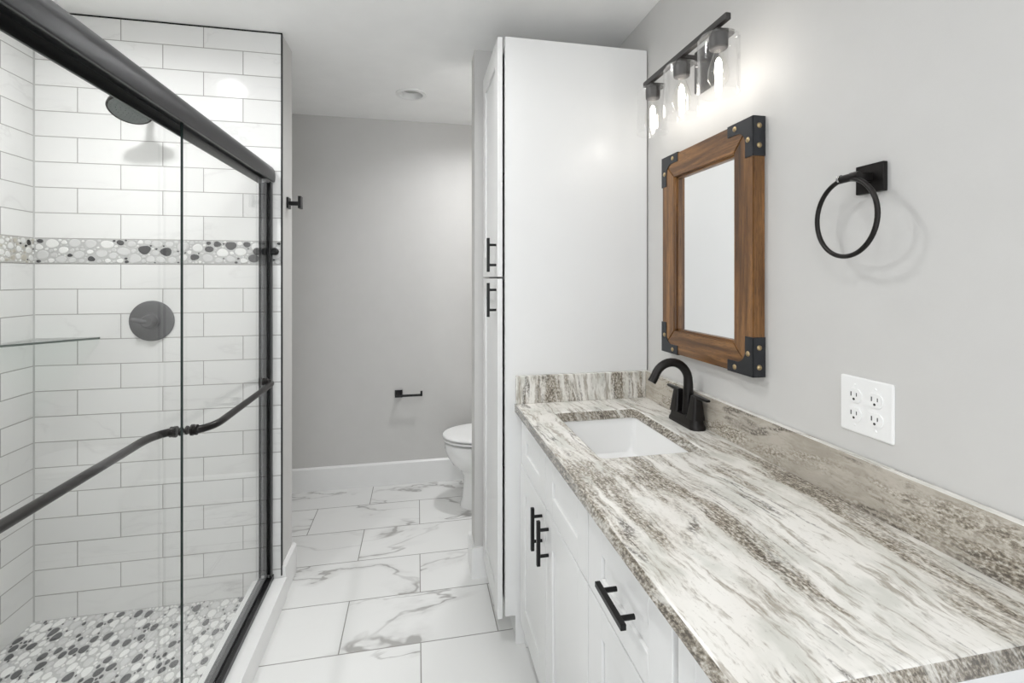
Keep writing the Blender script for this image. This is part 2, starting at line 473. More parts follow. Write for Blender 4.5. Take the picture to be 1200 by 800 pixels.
def pebbles(bm, w_, h_, place, rmax, rmin, tries, seed, aspect, gap, tones, shear=0.0, height=0.0025):
    rng = random.Random(seed)
    for (u, v, r) in pack(w_, h_, rmax, rmin, tries, rng, aspect, gap):
        rx, ry = r * aspect * 0.97, r * 0.97
        a = rng.uniform(-0.5, 0.5) * (1 if r > rmin * 2.2 else 2)
        sq = rng.uniform(0.86, 1.0)
        ph = [rng.uniform(0, 6.28) for _ in range(2)]; am = [rng.uniform(0, 0.11), rng.uniform(0, 0.10)]
        x = rng.random(); tone = 0; acc = 0
        for i, q in enumerate(tones):
            acc += q
            if x < acc: tone = i; break
        n = 14; rings = []
        for s_, hh in ((1.0, 0.0), (0.93, 0.62), (0.72, 0.92)):
            ring = []
            for j in range(n):
                th = 2 * PI * j / n
                k = s_ * sq * (1 + am[0] * math.cos(2 * th + ph[0]) + am[1] * math.cos(3 * th + ph[1]))
                px, py = rx * k * math.cos(th), ry * k * math.sin(th)
                ring.append(place(u + px * math.cos(a * 0.5) - py * math.sin(a * 0.5), v + px * math.sin(a * 0.5) * 0.6 + py * math.cos(a * 0.5), hh * height))
            rings.append([bm.verts.new(p) for p in ring])
        for i in range(2):
            for j in range(n):
                f = bm.faces.new((rings[i][j], rings[i][(j + 1) % n], rings[i + 1][(j + 1) % n], rings[i + 1][j])); f.material_index = tone + 1
        f = bm.faces.new(rings[2]); f.material_index = tone + 1

STONES = [M['stone_dark'], M['stone_white'], M['stone_pale']]
ZP = 0.028
b = B()
add_box(b, XL, -0.69, YN, YT, 0.0, ZP)
pebbles(b, YT - YN, -0.69 - XL, lambda u, v, h: (XL + v, YN + u, ZP + h), 0.0165, 0.0030, 260000, 7, 1.5, 0.0006, (0.22, 0.46, 0.32))
struct('floor_shower', b, [M['grout']] + STONES)

# pebble bands let into the tiles
b = B()
add_box(b, XL, XS - 0.003, YT - 0.0015, YT + 0.002, 1.449, 1.547)
pebbles(b, XS - XL, 0.098, lambda u, v, h: (XL + u, YT - 0.0015 - h, 1.449 + v), 0.019, 0.0030, 60000, 21, 1.25, 0.0008, (0.19, 0.30, 0.51), height=0.002)
obj('pebble_band', b, [M['grout']] + STONES, far_t)
b = B()
add_box(b, XL - 0.002, XL + 0.0015, YN, YT - 0.003, 1.449, 1.547)
pebbles(b, YT - YN, 0.098, lambda u, v, h: (XL + 0.0015 + h, YT - u, 1.449 + v), 0.014, 0.003, 40000, 22, 1.0, 0.001, (0.13, 0.47, 0.40), height=0.002)
obj('pebble_band', b, [M['grout_warm'], M['stone_black'], M['stone_white'], M['stone_sand']], side_t)

b = B(); add_prism(b, [(XL, YT - 0.004), (XL + 0.004, YT), (XL, YT)], 'Z', ZP, ZT - 0.007); obj('corner_joint', b, M['grout'], side_t)

# dark metal edge trim of the tile, up the end of the wall and along the ceiling
b = B()
add_box(b, XS - 0.0015, XS + 0.0035, YT - 0.003, YT + 0.009, 0.10, ZT - 0.002)
add_box(b, XL, XS + 0.0035, YT - 0.0025, YT + 0.004, ZT - 0.006, ZT - 0.001)
struct('trim_1', b, M['black'])

# curb
b = B()
add_box(b, -0.692, -0.555, YN - 0.0, YT - 0.001, 0.0, 0.092, bevel=0.004)
struct('curb', b, M['curb'])

# baseboards
b = B(); add_prism(b, [(YB - 0.016, 0.0), (YB, 0.0), (YB, 0.152), (YB - 0.006, 0.152), (YB - 0.016, 0.143)], 'X', XL, XW); struct('baseboard_back', b, M['trim'])
b = B(); add_prism(b, [(XS, 0.0), (XS + 0.016, 0.0), (XS + 0.016, 0.131), (XS + 0.006, 0.14), (XS, 0.14)], 'Y', YT + 0.002, 2.40)
add_box(b, -1.48, XS, 2.385, 2.40, 0, 0.14); struct('baseboard_left', b, M['trim'])
b = B(); add_prism(b, [(0.246, 2.178), (0.325, 2.178), (0.325, 2.192), (0.262, 2.192), (0.262, 2.315), (XW, 2.315), (XW, 2.331), (0.246, 2.331)], 'Z', 0, 0.14); struct('baseboard_partition', b, M['trim'])

# ------------------------------------------------------------------ recessed ceiling lights
def downlight(k, lens, depth, label):
    x, y, r, rim = CANS[k]
    t = thing('recessed_light', label, 'ceiling light', (x, y, ZT), 'recessed ceiling lights')
    b = B()
    add_lathe_pts(b, (x, y, ZT), (x, y, ZT + 1), [(0.0, r), (-0.004, r), (-0.006, r - 0.003), (-0.006, r - rim), (0.0, r - rim - 0.003), (depth, r - rim - 0.006), (depth, r - 0.006), (0.0, r - 0.006)], 48, cap=False)
    obj('trim_ring', b, M['trim'], t)
    b = B()
    add_lathe_pts(b, (x, y, ZT), (x, y, ZT + 1), [(depth - 0.001, r - rim - 0.005), (depth - 0.002, r - rim - 0.02), (depth - 0.002, 0.0)], 48)
    add_cyl(b, (x, y, ZT + depth + 0.001), (x, y, ZT + 0.06), r - 0.007, mi=1)
    obj('lens', b, [lens, M['trim']], t)
    return t
downlight(0, M['lens_off'], 0.030, 'round recessed ceiling light beyond the shower wall, switched off')
downlight(1, M['lens_shower'], 0.004, 'lit recessed light in the ceiling above the shower')
downlight(2, M['lens'], 0.03, 'added fill light in the ceiling above the middle of the room')  # unseen lamp above the view, added to brighten the room
downlight(3, M['lens'], 0.03, 'added fill light in the ceiling nearest the open end of the room')  # unseen lamp behind the camera, added as fill
downlight(4, M['lens_toilet'], 0.03, 'lit recessed light above the toilet behind the partition')

# ------------------------------------------------------------------ shower enclosure
enc = thing('sliding_shower_door', 'black framed sliding glass shower door standing on the white curb', 'shower door', (-0.63, 1.45, 0.092))
b = B()
prof = [(-0.606, 1.803), (-0.603, 1.806), (-0.6015, 1.822)] + [(-0.638 + 0.0365 * math.cos(a), 1.836 + 0.041 * math.sin(a)) for a in [i * PI / 14 for i in range(0, 13)]] + \
       [(-0.674, 1.84), (-0.674, 1.803), (-0.668, 1.803), (-0.668, 1.818), (-0.660, 1.818), (-0.660, 1.790), (-0.655, 1.790), (-0.655, 1.818), (-0.612, 1.818), (-0.612, 1.803)]
add_prism(b, prof, 'Y', YN + 0.001, YT - 0.003)
obj('header_rail', b, M['rail'], enc)
b = B()
for (x0, x1, z1) in ((-0.662, -0.607, 0.098), (-0.662, -0.657, 0.112), (-0.637, -0.632, 0.110), (-0.612, -0.607, 0.112)):
    add_box(b, x0, x1, YN + 0.001, YT - 0.004, 0.0925 if z1 < 0.1 else 0.0978, z1, bevel=0.0008)
obj('bottom_track', b, M['rail'], enc)
b = B()
add_box(b, -0.6593, -0.6127, YT - 0.006, YT - 0.0035, 0.112, 1.80)
for (x0, x1) in ((-0.660, -0.655), (-0.637, -0.632), (-0.617, -0.612)):
    add_box(b, x0, x1, YT - 0.032, YT - 0.0035, 0.112, 1.80, bevel=0.001)
obj('wall_jamb', b, M['black'], enc)
b = B(); add_box(b, -0.660, -0.612, YN + 0.001, YN + 0.03, 0.112, 1.80, bevel=0.001); obj('wall_jamb', b, M['black'], enc)
for x0 in (-0.6015, -0.6705):
    b = B(); add_lathe_pts(b, (x0, YT - 0.0005, 1.503), (x0, 0, 1.503), [(0, 0.010), (0.006, 0.010), (0.007, 0.0155), (0.020, 0.0155), (0.026, 0.011), (0.026, 0.0)], 24)
    obj('bumper', b, M['black'], enc)

def glass_panel(x, y0, y1, sx, my, ext, label, dark):
    b = B()
    add_box(b, x - 0.0033, x + 0.0033, y0, y1, 0.108, 1.812)
    b.faces.ensure_lookup_table()
    for f in b.faces:
        f.normal_update()
        if dark and f.normal.y < -0.5: f.material_index = 1
    g = obj('glass_panel', b, [M['glass'], M['glass_edge']], enc)
    g['label'] = label
    # towel bar bent at both ends
    z = 0.966; xo = x + sx * 0.052
    (ya, yb) = my
    bend = ((0.006, 0.0), (0.018, 0.001), (0.030, 0.010), (0.041, 0.027), (0.049, 0.050))
    pts = [(x + sx * p, ya + ext * q, z) for p, q in bend] + [(xo, ya + ext * 0.078, z), (xo, ya + ext * 0.11, z)]
    k = [(xo, yb - ext * 0.11, z), (xo, yb - ext * 0.078, z)] + [(x + sx * p, yb - ext * q, z) for p, q in bend[::-1]]
    b = B(); add_tube(b, smooth_path(pts + k), 0.0108, 16)
    for y in my:
        add_lathe_pts(b, (x + sx * 0.0045, y, z), (x + sx, y, z), [(0, 0.0155), (0.006, 0.0155), (0.007, 0.0135), (0.012, 0.0145), (0.015, 0.0145), (0.017, 0.0115)], 20)
        add_lathe_pts(b, (x - sx * 0.0045, y, z), (x - sx, y, z), [(0, 0.012), (0.004, 0.012), (0.006, 0.009)], 20)
    obj('towel_bar', b, M['bronze'], g)
    return g

def smooth_path(p, n=5):
    p = [Vector(q) for q in p]; out = []
    for i in range(len(p) - 1):
        a, b_, c, d = p[max(i - 1, 0)], p[i], p[i + 1], p[min(i + 2, len(p) - 1)]
        L = (c - b_).length * 1.5
        if (a - b_).length > L: a = b_ + (a - b_).normalized() * L
        if (d - c).length > L: d = c + (d - c).normalized() * L
        if (c - b_).length > 0.25: out.append(b_); continue
        for k in range(n):
            t = k / n
            out.append(0.5 * ((2 * b_) + (c - a) * t + (2 * a - 5 * b_ + 4 * c - d) * t * t + (3 * b_ - a - 3 * c + d) * t ** 3))
    out.append(p[-1]); return out

glass_panel(-0.6235, 1.428, YT - 0.012, 1, (1.473, 2.10), 1, 'far glass panel with its towel bar on the room side', True)
glass_panel(-0.6475, YN + 0.02, 1.507, -1, (1.464, 0.87), -1, 'near glass panel with its towel bar on the shower side', False)

# ------------------------------------------------------------------ shower fittings
sh = thing('wall_shower', 'round dark shower head on an arm from the tiled shower wall', 'shower', (-1.075, YT, 2.12))
hc = Vector((-1.068, 2.045, 2.03)); hn = Vector((0.06, -0.46, -0.88)).normalized()
b = B(); add_lathe_pts(b, hc - hn * 0.045, hc, [(0, 0.014), (0.012, 0.016), (0.022, 0.028), (0.034, 0.060), (0.040, 0.071), (0.052, 0.072), (0.055, 0.069), (0.055, 0.065)], 40, cap=False)
obj('head_shell', b, M['bronze'], sh)
b = B(); add_lathe_pts(b, hc + hn * 0.006, hc + hn, [(0, 0.066), (0.003, 0.064), (0.003, 0.0)], 40)
x_, y_, _ = frame_of(hn)
for k in range(1, 5):
    for j in range(k * 7):
        a = 2 * PI * j / (k * 7)
        q = hc + hn * 0.009 + (x_ * math.cos(a) + y_ * math.sin(a)) * (k * 0.0142)
        add_lathe_pts(b, q, q + hn, [(0, 0.0024), (0.002, 0.0018)], 6)
obj('spray_face', b, plain('grey_rubber_nozzles', (0.16, 0.18, 0.175), 0.35), sh)
b = B(); s0 = hc - hn * 0.04
add_tube(b, smooth_path([(-1.075, YT - 0.001, 2.125), (-1.075, YT - 0.05, 2.127), (-1.073, YT - 0.095, 2.118), (-1.070, s0.y + 0.02, s0.z + 0.038), tuple(s0)]), 0.0105, 16)
obj('arm', b, M['bronze'], sh)
b = B(); add_lathe_pts(b, (-1.075, YT - 0.0005, 2.125), (-1.075, 0, 2.125), [(0, 0.031), (0.004, 0.030), (0.009, 0.022), (0.011, 0.012)], 32); obj('flange', b, M['bronze'], sh)

sv = thing('shower_valve', 'round dark shower valve plate with lever on the white tiles', 'shower valve', (-1.074, YT, 1.213))
b = B(); add_lathe_pts(b, (-1.074, YT - 0.0005, 1.213), (-1.074, 0, 1.213), [(0, 0.083), (0.005, 0.083), (0.009, 0.079), (0.011, 0.060), (0.013, 0.040), (0.013, 0.0)], 56)
GM = plain('satin_gunmetal', (0.13, 0.13, 0.135), 0.55, 0.4)
obj('trim_plate', b, GM, sv)
b = B(); add_lathe_pts(b, (-1.074, YT - 0.012, 1.213), (-1.074, 0, 1.213), [(0, 0.034), (0.004, 0.034), (0.006, 0.028), (0.032, 0.024), (0.036, 0.020), (0.036, 0)], 32); obj('valve_hub', b, GM, sv)
b = B(); add_tube(b, smooth_path([(-1.074, YT - 0.038, 1.213), (-1.100, YT - 0.042, 1.216), (-1.128, YT - 0.048, 1.222)]), [0.012] * 5 + [0.010] * 5 + [0.007], 14); obj('lever', b, GM, sv)

b = B()
cs = [(XL + 0.0, YT - 0.0)] + [(XL + 0.228, YT), (XL + 0.228, YT - 0.012), (XL + 0.012, YT - 0.228), (XL, YT - 0.228)]
add_prism(b, cs, 'Z', 1.143, 1.151)
for f in b.faces:
    f.normal_update()
    if abs(f.normal.z) < 0.5: f.material_index = 1
tag(obj('corner_shelf', b, [M['shelf_glass'], plain('green_glass_edge', (0.10, 0.12, 0.11), 0.2)]), 'triangular glass shelf in the tiled shower corner', 'shelf')

# ------------------------------------------------------------------ hook, paper holder
rh = thing('robe_hook', 'small black robe hook on the end of the shower wall', 'hook', (XS, 2.312, 1.73))
b = B(); add_box(b, XS, XS + 0.008, 2.287, 2.337, 1.705, 1.755, bevel=0.0015); obj('wall_plate', b, M['black'], rh)
b = B(); add_box(b, XS + 0.008, XS + 0.048, 2.303, 2.321, 1.720, 1.738, bevel=0.0015); obj('arm', b, M['black'], rh)
b = B(); add_box(b, XS + 0.047, XS + 0.060, 2.292, 2.332, 1.706, 1.762, bevel=0.0015); obj('hook_end', b, M['black'], rh)

tp = thing('toilet_paper_holder', 'black toilet paper holder with empty arm on the grey back wall', 'paper holder', (-0.12, YB, 0.61))
b = B(); add_box(b, -0.148, -0.098, YB - 0.010, YB - 0.0003, 0.583, 0.633, bevel=0.0015); obj('wall_plate', b, M['black'], tp)
b = B(); add_box(b, -0.133, -0.113, YB - 0.062, YB - 0.009, 0.598, 0.618, bevel=0.0015); obj('post', b, M['black'], tp)
b = B(); add_box(b, -0.135, 0.034, YB - 0.070, YB - 0.056, 0.600, 0.614, bevel=0.0015); add_box(b, 0.020, 0.034, YB - 0.070, YB - 0.056, 0.600, 0.634, bevel=0.0015); obj('roll_arm', b, M['black'], tp)

# ------------------------------------------------------------------ toilet (bowl points to -X)
TY = 2.90
def egg(xf, xb, hw, z, n=40, sharp=0.0):
    """egg outline, front at xf, back at xb"""
    out = []; L = xb - xf; xm = xf + L * 0.56
    for j in range(n):
        a = 2 * PI * j / n; c, s = math.cos(a), math.sin(a)
        if c < 0: x = xm + (xm - xf) * c
        else: x = xm + (xb - xm) * (abs(c) ** 0.75)
        y = hw * (abs(s) ** (0.9 if c < 0 else 0.7)) * (1 if s >= 0 else -1)
        out.append((x, TY + y, z))
    return out
to = thing('toilet', 'white porcelain toilet by the back wall, half hidden by the partition', 'toilet', (0.55, TY, 0.0))
b = B()
add_rings(b, [egg(0.255, 0.80, 0.128, 0.0), egg(0.257, 0.80, 0.128, 0.015), egg(0.268, 0.79, 0.118, 0.05), egg(0.278, 0.78, 0.108, 0.13), egg(0.276, 0.78, 0.108, 0.19),
              egg(0.252, 0.74, 0.125, 0.225), egg(0.210, 0.70, 0.155, 0.262), egg(0.178, 0.68, 0.174, 0.31), egg(0.164, 0.67, 0.181, 0.355), egg(0.163, 0.67, 0.182, 0.390), egg(0.175, 0.66, 0.170, 0.398)])
add_box(b, 0.60, 0.89, TY - 0.17, TY + 0.17, 0.30, 0.398, bevel=0.025, seg=4)
obj('bowl', b, M['porcelain'], to)
b = B()
add_rings(b, [egg(0.172, 0.65, 0.168, 0.4035), egg(0.153, 0.662, 0.186, 0.409), egg(0.153, 0.662, 0.186, 0.418), egg(0.160, 0.66, 0.180, 0.4205), egg(0.172, 0.65, 0.168, 0.4212)]); obj('seat', b, M['plastic'], to)
b = B()
add_rings(b, [egg(0.172, 0.65, 0.168, 0.4255), egg(0.156, 0.66, 0.182, 0.427), egg(0.151, 0.662, 0.188, 0.430), egg(0.151, 0.662, 0.188, 0.437), egg(0.158, 0.656, 0.181, 0.4435), egg(0.18, 0.64, 0.16, 0.447), egg(0.26, 0.56, 0.09, 0.449)])
add_box(b, 0.635, 0.675, TY - 0.09, TY + 0.09, 0.404, 0.44, bevel=0.006); obj('lid', b, M['plastic'], to)
b = B(); add_box(b, 0.69, 0.895, TY - 0.20, TY + 0.20, 0.399, 0.74, bevel=0.025, seg=4); obj('tank', b, M['porcelain'], to)
b = B(); add_box(b, 0.68, 0.90, TY - 0.21, TY + 0.21, 0.741, 0.775, bevel=0.012, seg=3); obj('tank_lid', b, M['porcelain'], to)
b = B(); add_cyl(b, (0.69, TY - 0.14, 0.69), (0.668, TY - 0.14, 0.69), 0.012, bevel=0.002); add_box(b, 0.662, 0.671, TY - 0.15, TY - 0.07, 0.682, 0.698, bevel=0.003); obj('flush_lever', b, M['chrome'], to)

# ------------------------------------------------------------------ cabinets
def shaker(bm, xf, y0, y1, z0, z1, st=0.062, rl=0.062, th=0.019, rec=0.007):
    """a framed front facing -X"""
    e = 0.0012
    for (a, b_, c, d) in ((y0, y0 + st, z0, z1), (y1 - st, y1, z0, z1), (y0 + st, y1 - st, z0, z0 + rl), (y0 + st, y1 - st, z1 - rl, z1)):
        add_box(bm, xf, xf + th, a, b_, c, d, bevel=e, seg=1)
    g = 0.0016
    add_box(bm, xf + rec, xf + th - 0.003, y0 + st + g, y1 - st - g, z0 + rl + g, z1 - rl - g)
    add_box(bm, xf + th - 0.006, xf + th - 0.0015, y0 + st - 0.003, y1 - st + 0.003, z0 + rl - 0.003, z1 - rl + 0.003)

def bar_handle(parent, xf, y, z, length, vertical, cc, off=0.031, t=0.0055):
    b = B()
    if vertical:
        add_box(b, xf - off - t, xf - off + t, y - t, y + t, z - length / 2, z + length / 2, bevel=0.0012)
        for s in (-1, 1): add_cyl(b, (xf - off, y, z + s * cc / 2), (xf - 0.0002, y, z + s * cc / 2), 0.0048, seg=14)
    else:
        add_box(b, xf - off - t, xf - off + t, y - length / 2, y + length / 2, z - t, z + t, bevel=0.0012)
        for s in (-1, 1): add_cyl(b, (xf - off, y + s * cc / 2, z), (xf - 0.0002, y + s * cc / 2, z), 0.0048, seg=14)
    return obj('handle', b, M['black'], parent)

# tall linen cabinet
tc = thing('linen_cabinet', 'tall white linen cabinet standing at the end of the vanity', 'cabinet', (0.61, 1.97, 0.0))
b = B()
for (y0, y1) in ((1.755, 1.775), (2.160, 2.178)):     # side panels, notched for the toe kick
    add_prism(b, [(0.325, 0.112), (0.366, 0.112), (0.366, 0.0), (XW - 0.005, 0.0), (XW - 0.005, 2.302), (0.325, 2.302)], 'Y', y0, y1, bevel=0.002)
add_box(b, 0.335, XW - 0.001, 1.774, 2.161, 2.282, 2.301)
add_box(b, 0.335, XW - 0.001, 1.774, 2.161, 0.112, 0.13)
add_box(b, 0.372, 0.385, 1.774, 2.161, 0.0, 0.115)
add_box(b, XW - 0.01, XW - 0.001, 1.774, 2.161, 0.12, 2.29)
for z in (0.5, 0.95, 1.382, 1.83): add_box(b, 0.36, XW - 0.005, 1.774, 2.161, z, z + 0.018)
add_box(b, 0.3262, 0.345, 1.756, 1.778, 0.118, 2.296, bevel=0.003)
obj('body', b, M['cabinet'], tc)
TDX = 0.297
for (z0, z1, hz) in ((1.3945, 2.300, 1.478), (0.102, 1.3875, 1.306)):
    b = B(); shaker(b, TDX, 1.7605, 2.160, z0, z1, 0.068, 0.085)
    d = obj('door', b, M['cabinet'], tc)
    bar_handle(d, TDX, 1.793, hz, 0.130, True, 0.077)

# vanity
VX = 0.381                                            # face of the fronts
vn = thing('vanity_cabinet', 'long white vanity cabinet under the streaked granite counter', 'vanity', (0.65, 1.12, 0.0))
b = B()
VB = VX + 0.0195
add_prism(b, [(VB, 0.09), (VB + 0.06, 0.09), (VB + 0.06, 0.0), (XW - 0.001, 0.0), (XW - 0.001, 0.878), (VB, 0.878)], 'Y', 0.500, 0.518, bevel=0.001)
add_prism(b, [(VB, 0.0), (XW - 0.001, 0.0), (XW - 0.001, 0.878), (VB, 0.878)], 'Y', 1.735, 1.7535, bevel=0.001)
add_box(b, VB + 0.012, XW - 0.001, 0.517, 1.736, 0.09, 0.108)
add_box(b, VB + 0.062, VB + 0.075, 0.517, 1.736, 0.0, 0.092)
add_box(b, XW - 0.008, XW - 0.001, 0.517, 1.736, 0.09, 0.878)
for (y0, y1) in ((1.016, 1.034), (0.640, 0.662), (0.517, 0.53), (1.70, 1.736)):
    add_box(b, VB, VB + 0.02, y0, y1, 0.09, 0.878)
add_box(b, VB + 0.0008, VB + 0.019, 0.517, 1.736, 0.838, 0.878)
add_box(b, VB + 0.0008, VB + 0.019, 0.517, 1.736, 0.67, 0.72)
add_box(b, VB + 0.0008, VB + 0.019, 0.517, 1.736, 0.09, 0.125)
for (y0, y1) in ((1.016, 1.034), (0.64, 0.66)): add_box(b, VB + 0.01, XW - 0.005, y0, y1, 0.1, 0.70)
obj('body', b, M['cabinet'], vn)
ZS = 0.695
for (y0, y1) in ((1.3875, 1.718), (1.0255, 1.3815)):
    b = B(); shaker(b, VX, y0, y1, ZS + 0.002, 0.866, 0.070, 0.060); obj('false_front', b, M['cabinet'], vn)
b = B(); shaker(b, VX, 1.3875, 1.740, 0.098, ZS - 0.003, 0.068, 0.085); d1 = obj('door', b, M['cabinet'], vn)
b = B(); shaker(b, VX, 1.0255, 1.3815, 0.098, ZS - 0.003, 0.068, 0.085); d2 = obj('door', b, M['cabinet'], vn)
bar_handle(d1, VX, 1.426, 0.612, 0.132, True, 0.077)
bar_handle(d2, VX, 1.353, 0.608, 0.132, True, 0.077)
for (z0, z1) in ((ZS + 0.002, 0.866), (0.395, ZS - 0.003), (0.098, 0.389)):
    b = B(); shaker(b, VX, 0.6585, 1.0195, z0, z1, 0.078, 0.060)
    d = obj('drawer', b, M['cabinet'], vn)
    bar_handle(d, VX, 0.826, (z0 + z1) / 2 + 0.004, 0.122, False, 0.077)
b = B(); shaker(b, VX, 0.503, 0.643, 0.098, 0.866, 0.045, 0.060); obj('end_front', b, M['cabinet'], vn)

# ------------------------------------------------------------------ countertop with its splashes
ZC, TK = 0.917, 0.036
SX0, SX1, SY0, SY1 = 0.474, 0.775, 1.172, 1.600       # sink opening
ct = thing('countertop', 'white and taupe streaked granite countertop on the long white vanity', 'countertop', (0.635, 1.12, ZC - TK))
BV = 0.005
x0, x1, y0, y1 = 0.362 + BV, XW - 0.001 - BV, 0.472 + BV, 1.754 - BV
me = sheet('slab', [[(x0 + 0.004, y0), (x1, y0), (x1, y1), (x0, y1), (x0, y0 + 0.004)],
                    rrect((SX0 + SX1) / 2, (SY0 + SY1) / 2, (SX1 - SX0) / 2 + BV, (SY1 - SY0) / 2 + BV, 0.022)[::-1]], ZC - TK, ZC, BV)
me.materials.append(M['granite']); me.materials.append(M['granite_edge'])
for f in me.polygons:
    if abs(f.normal.z) < 0.45: f.material_index = 1
slab = bpy.data.objects.new('slab', me); C.objects.link(slab); attach(slab, ct)
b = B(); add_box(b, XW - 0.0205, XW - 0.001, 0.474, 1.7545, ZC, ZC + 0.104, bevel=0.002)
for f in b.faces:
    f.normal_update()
    if abs(f.normal.z) > 0.6: f.material_index = 1  # paler stone on the top face paints in the light it catches
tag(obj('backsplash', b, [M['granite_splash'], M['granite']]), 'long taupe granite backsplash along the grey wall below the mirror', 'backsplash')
b = B(); add_box(b, 0.364, XW - 0.021, 1.7345, 1.7545, ZC, ZC + 0.104, bevel=0.002); tag(obj('side_splash', b, M['granite_end']), 'short streaked granite splash against the side of the linen cabinet', 'backsplash')

# undermount sink
sk = thing('sink', 'white rectangular undermount sink let into the granite counter', 'sink', (0.625, 1.386, 0.74))
b = B(); cx_, cy2 = (SX0 + SX1) / 2, (SY0 + SY1) / 2; hx, hy = (SX1 - SX0) / 2, (SY1 - SY0) / 2
rings = []
for (dx, z, r) in ((0.022, 0.8805, 0.03), (0.004, 0.8805, 0.014), (0.002, 0.874, 0.012), (-0.005, 0.83, 0.012), (-0.013, 0.782, 0.014), (-0.016, 0.768, 0.026), (-0.030, 0.760, 0.03), (-0.06, 0.757, 0.03), (-0.11, 0.754, 0.03)):
    rings.append([(p[0], p[1], z) for p in rrect(cx_, cy2, hx + dx, hy + dx, r)])
add_rings(b, rings, cap=False)
b.verts.ensure_lookup_table(); n = len(rings[0]); b.faces.new(b.verts[len(b.verts) - n:])
add_rings(b, [[(p[0], p[1], z) for p in rrect(cx_, cy2, hx + d, hy + d, 0.04)] for d, z in ((0.022, 0.8795), (0.012, 0.80), (0.004, 0.752), (-0.02, 0.738))], cap=False)
b.verts.ensure_lookup_table(); n = 28; b.faces.new(b.verts[len(b.verts) - n:])
obj('basin', b, M['porcelain'], sk)
b = B(); add_lathe_pts(b, (cx_ + 0.02, cy2, 0.7535), (cx_ + 0.02, cy2, 2), [(0, 0.024), (0.003, 0.023), (0.003, 0.016), (0.006, 0.012), (0.006, 0.0)], 28); obj('drain', b, M['bronze'], sk)

# faucet
FX, FY = 0.859, 1.398
fa = thing('faucet', 'black arched faucet with two levers behind the sink', 'faucet', (FX, FY, ZC))
b = B()
rings = []
for (z, hx, hy) in ((0, 0.027, 0.081), (0.006, 0.027, 0.081), (0.012, 0.0255, 0.078), (0.017, 0.0235, 0.074), (0.030, 0.0225, 0.071), (0.034, 0.020, 0.068)):
    rings.append([(p[0], p[1], ZC + z) for p in rrect(FX, FY, hx, hy, hx * 0.85)])
add_rings(b, rings); obj('base', b, M['bronze'], fa)
b = B()
pts = [(FX + 0.006, FY, ZC + 0.03), (FX + 0.006, FY, ZC + 0.07), (FX + 0.006, FY, ZC + 0.105)]
R = 0.0605; cxs = FX + 0.006 - R
for i in range(1, 15):
    a = math.radians(i * 11.4); pts.append((cxs + R * math.cos(a), FY, ZC + 0.138 + R * math.sin(a) * 1.04))
e = pts[-1]; pts.append((e[0] - 0.012, FY, e[2] - 0.020))
pts.insert(3, (FX + 0.006, FY, ZC + 0.13))
rad = [0.020, 0.0175, 0.016, 0.015] + [0.0142 - 0.00005 * i for i in range(14)] + [0.0138]
add_tube(b, pts, rad, 20); obj('spout', b, M['bronze'], fa)
for s in (-1, 1):
    b = B(); hy_ = FY + s * 0.051
    rings = []
    for (z, h, sh_) in ((0.030, 0.0225, 0), (0.06, 0.0185, 0.001), (0.09, 0.0150, 0.002), (0.100, 0.0135, 0.002), (0.103, 0.011, 0.002)):
        rings.append([(p[0], p[1], ZC + z) for p in rrect(FX + sh_, hy_, h, h, h * 0.45, 4)])
    add_rings(b, rings)
    rings = []
    for (d, hz, hw) in ((-0.010, 0.005, 0.010), (0.010, 0.006, 0.0105), (0.035, 0.0045, 0.009), (0.062, 0.004, 0.0075), (0.065, 0.003, 0.006)):
        yy = hy_ + s * d; zz = ZC + 0.100 + max(d, 0) * 0.02
        rings.append([(FX + 0.002 + p[0], yy, zz + p[1]) for p in rrect(0, 0, hw, hz, hz * 0.8, 3)])
    add_rings(b, rings)
    obj('lever_handle', b, M['bronze'], fa)

# ------------------------------------------------------------------ mirror
mr = thing('wall_mirror', 'wall mirror in a brown wood frame with dark iron corners', 'mirror', (0.89, 1.34, 1.129))
MX0, MX1 = 0.872, XW - 0.0005
MY0, MY1, MZ0, MZ1, FW = 1.103, 1.576, 1.129, 1.819, 0.079
b = B()
def mitre(a, b_, c, d, mi):
    """frame bar as a mitred prism: a, b_ outer corners, c, d inner ones (y, z)"""
    add_prism(b, [a, b_, c, d], 'X', MX0, MX1, mi, bevel=0.0025)
o = [(MY0, MZ0), (MY1, MZ0), (MY1, MZ1), (MY0, MZ1)]
i_ = [(MY0 + FW, MZ0 + FW), (MY1 - FW, MZ0 + FW), (MY1 - FW, MZ1 - FW), (MY0 + FW, MZ1 - FW)]
mitre(o[0], o[1], i_[1], i_[0], 1); mitre(o[1], o[2], i_[2], i_[1], 0); mitre(o[2], o[3], i_[3], i_[2], 1); mitre(o[3], o[0], i_[0], i_[3], 0)
for (ya, yb, za, zb, mi) in ((i_[0][0] - 0.002, i_[1][0] + 0.002, i_[0][1] - 0.002, i_[0][1] + 0.006, 1), (i_[0][0] - 0.002, i_[1][0] + 0.002, i_[2][1] - 0.006, i_[2][1] + 0.002, 1),
                             (i_[0][0] - 0.002, i_[0][0] + 0.006, i_[0][1], i_[2][1], 0), (i_[1][0] - 0.006, i_[1][0] + 0.002, i_[0][1], i_[2][1], 0)):
    add_box(b, 0.884, 0.905, ya, yb, za, zb, mi=mi)
obj('frame', b, [M['wood_z'], M['wood_y']], mr)
b = B(); add_box(b, 0.893, 0.8975, MY0 + FW - 0.004, MY1 - FW + 0.004, MZ0 + FW - 0.004, MZ1 - FW + 0.004); obj('mirror_glass', b, M['mirror'], mr)
LEG, TH = 0.104, 0.0022
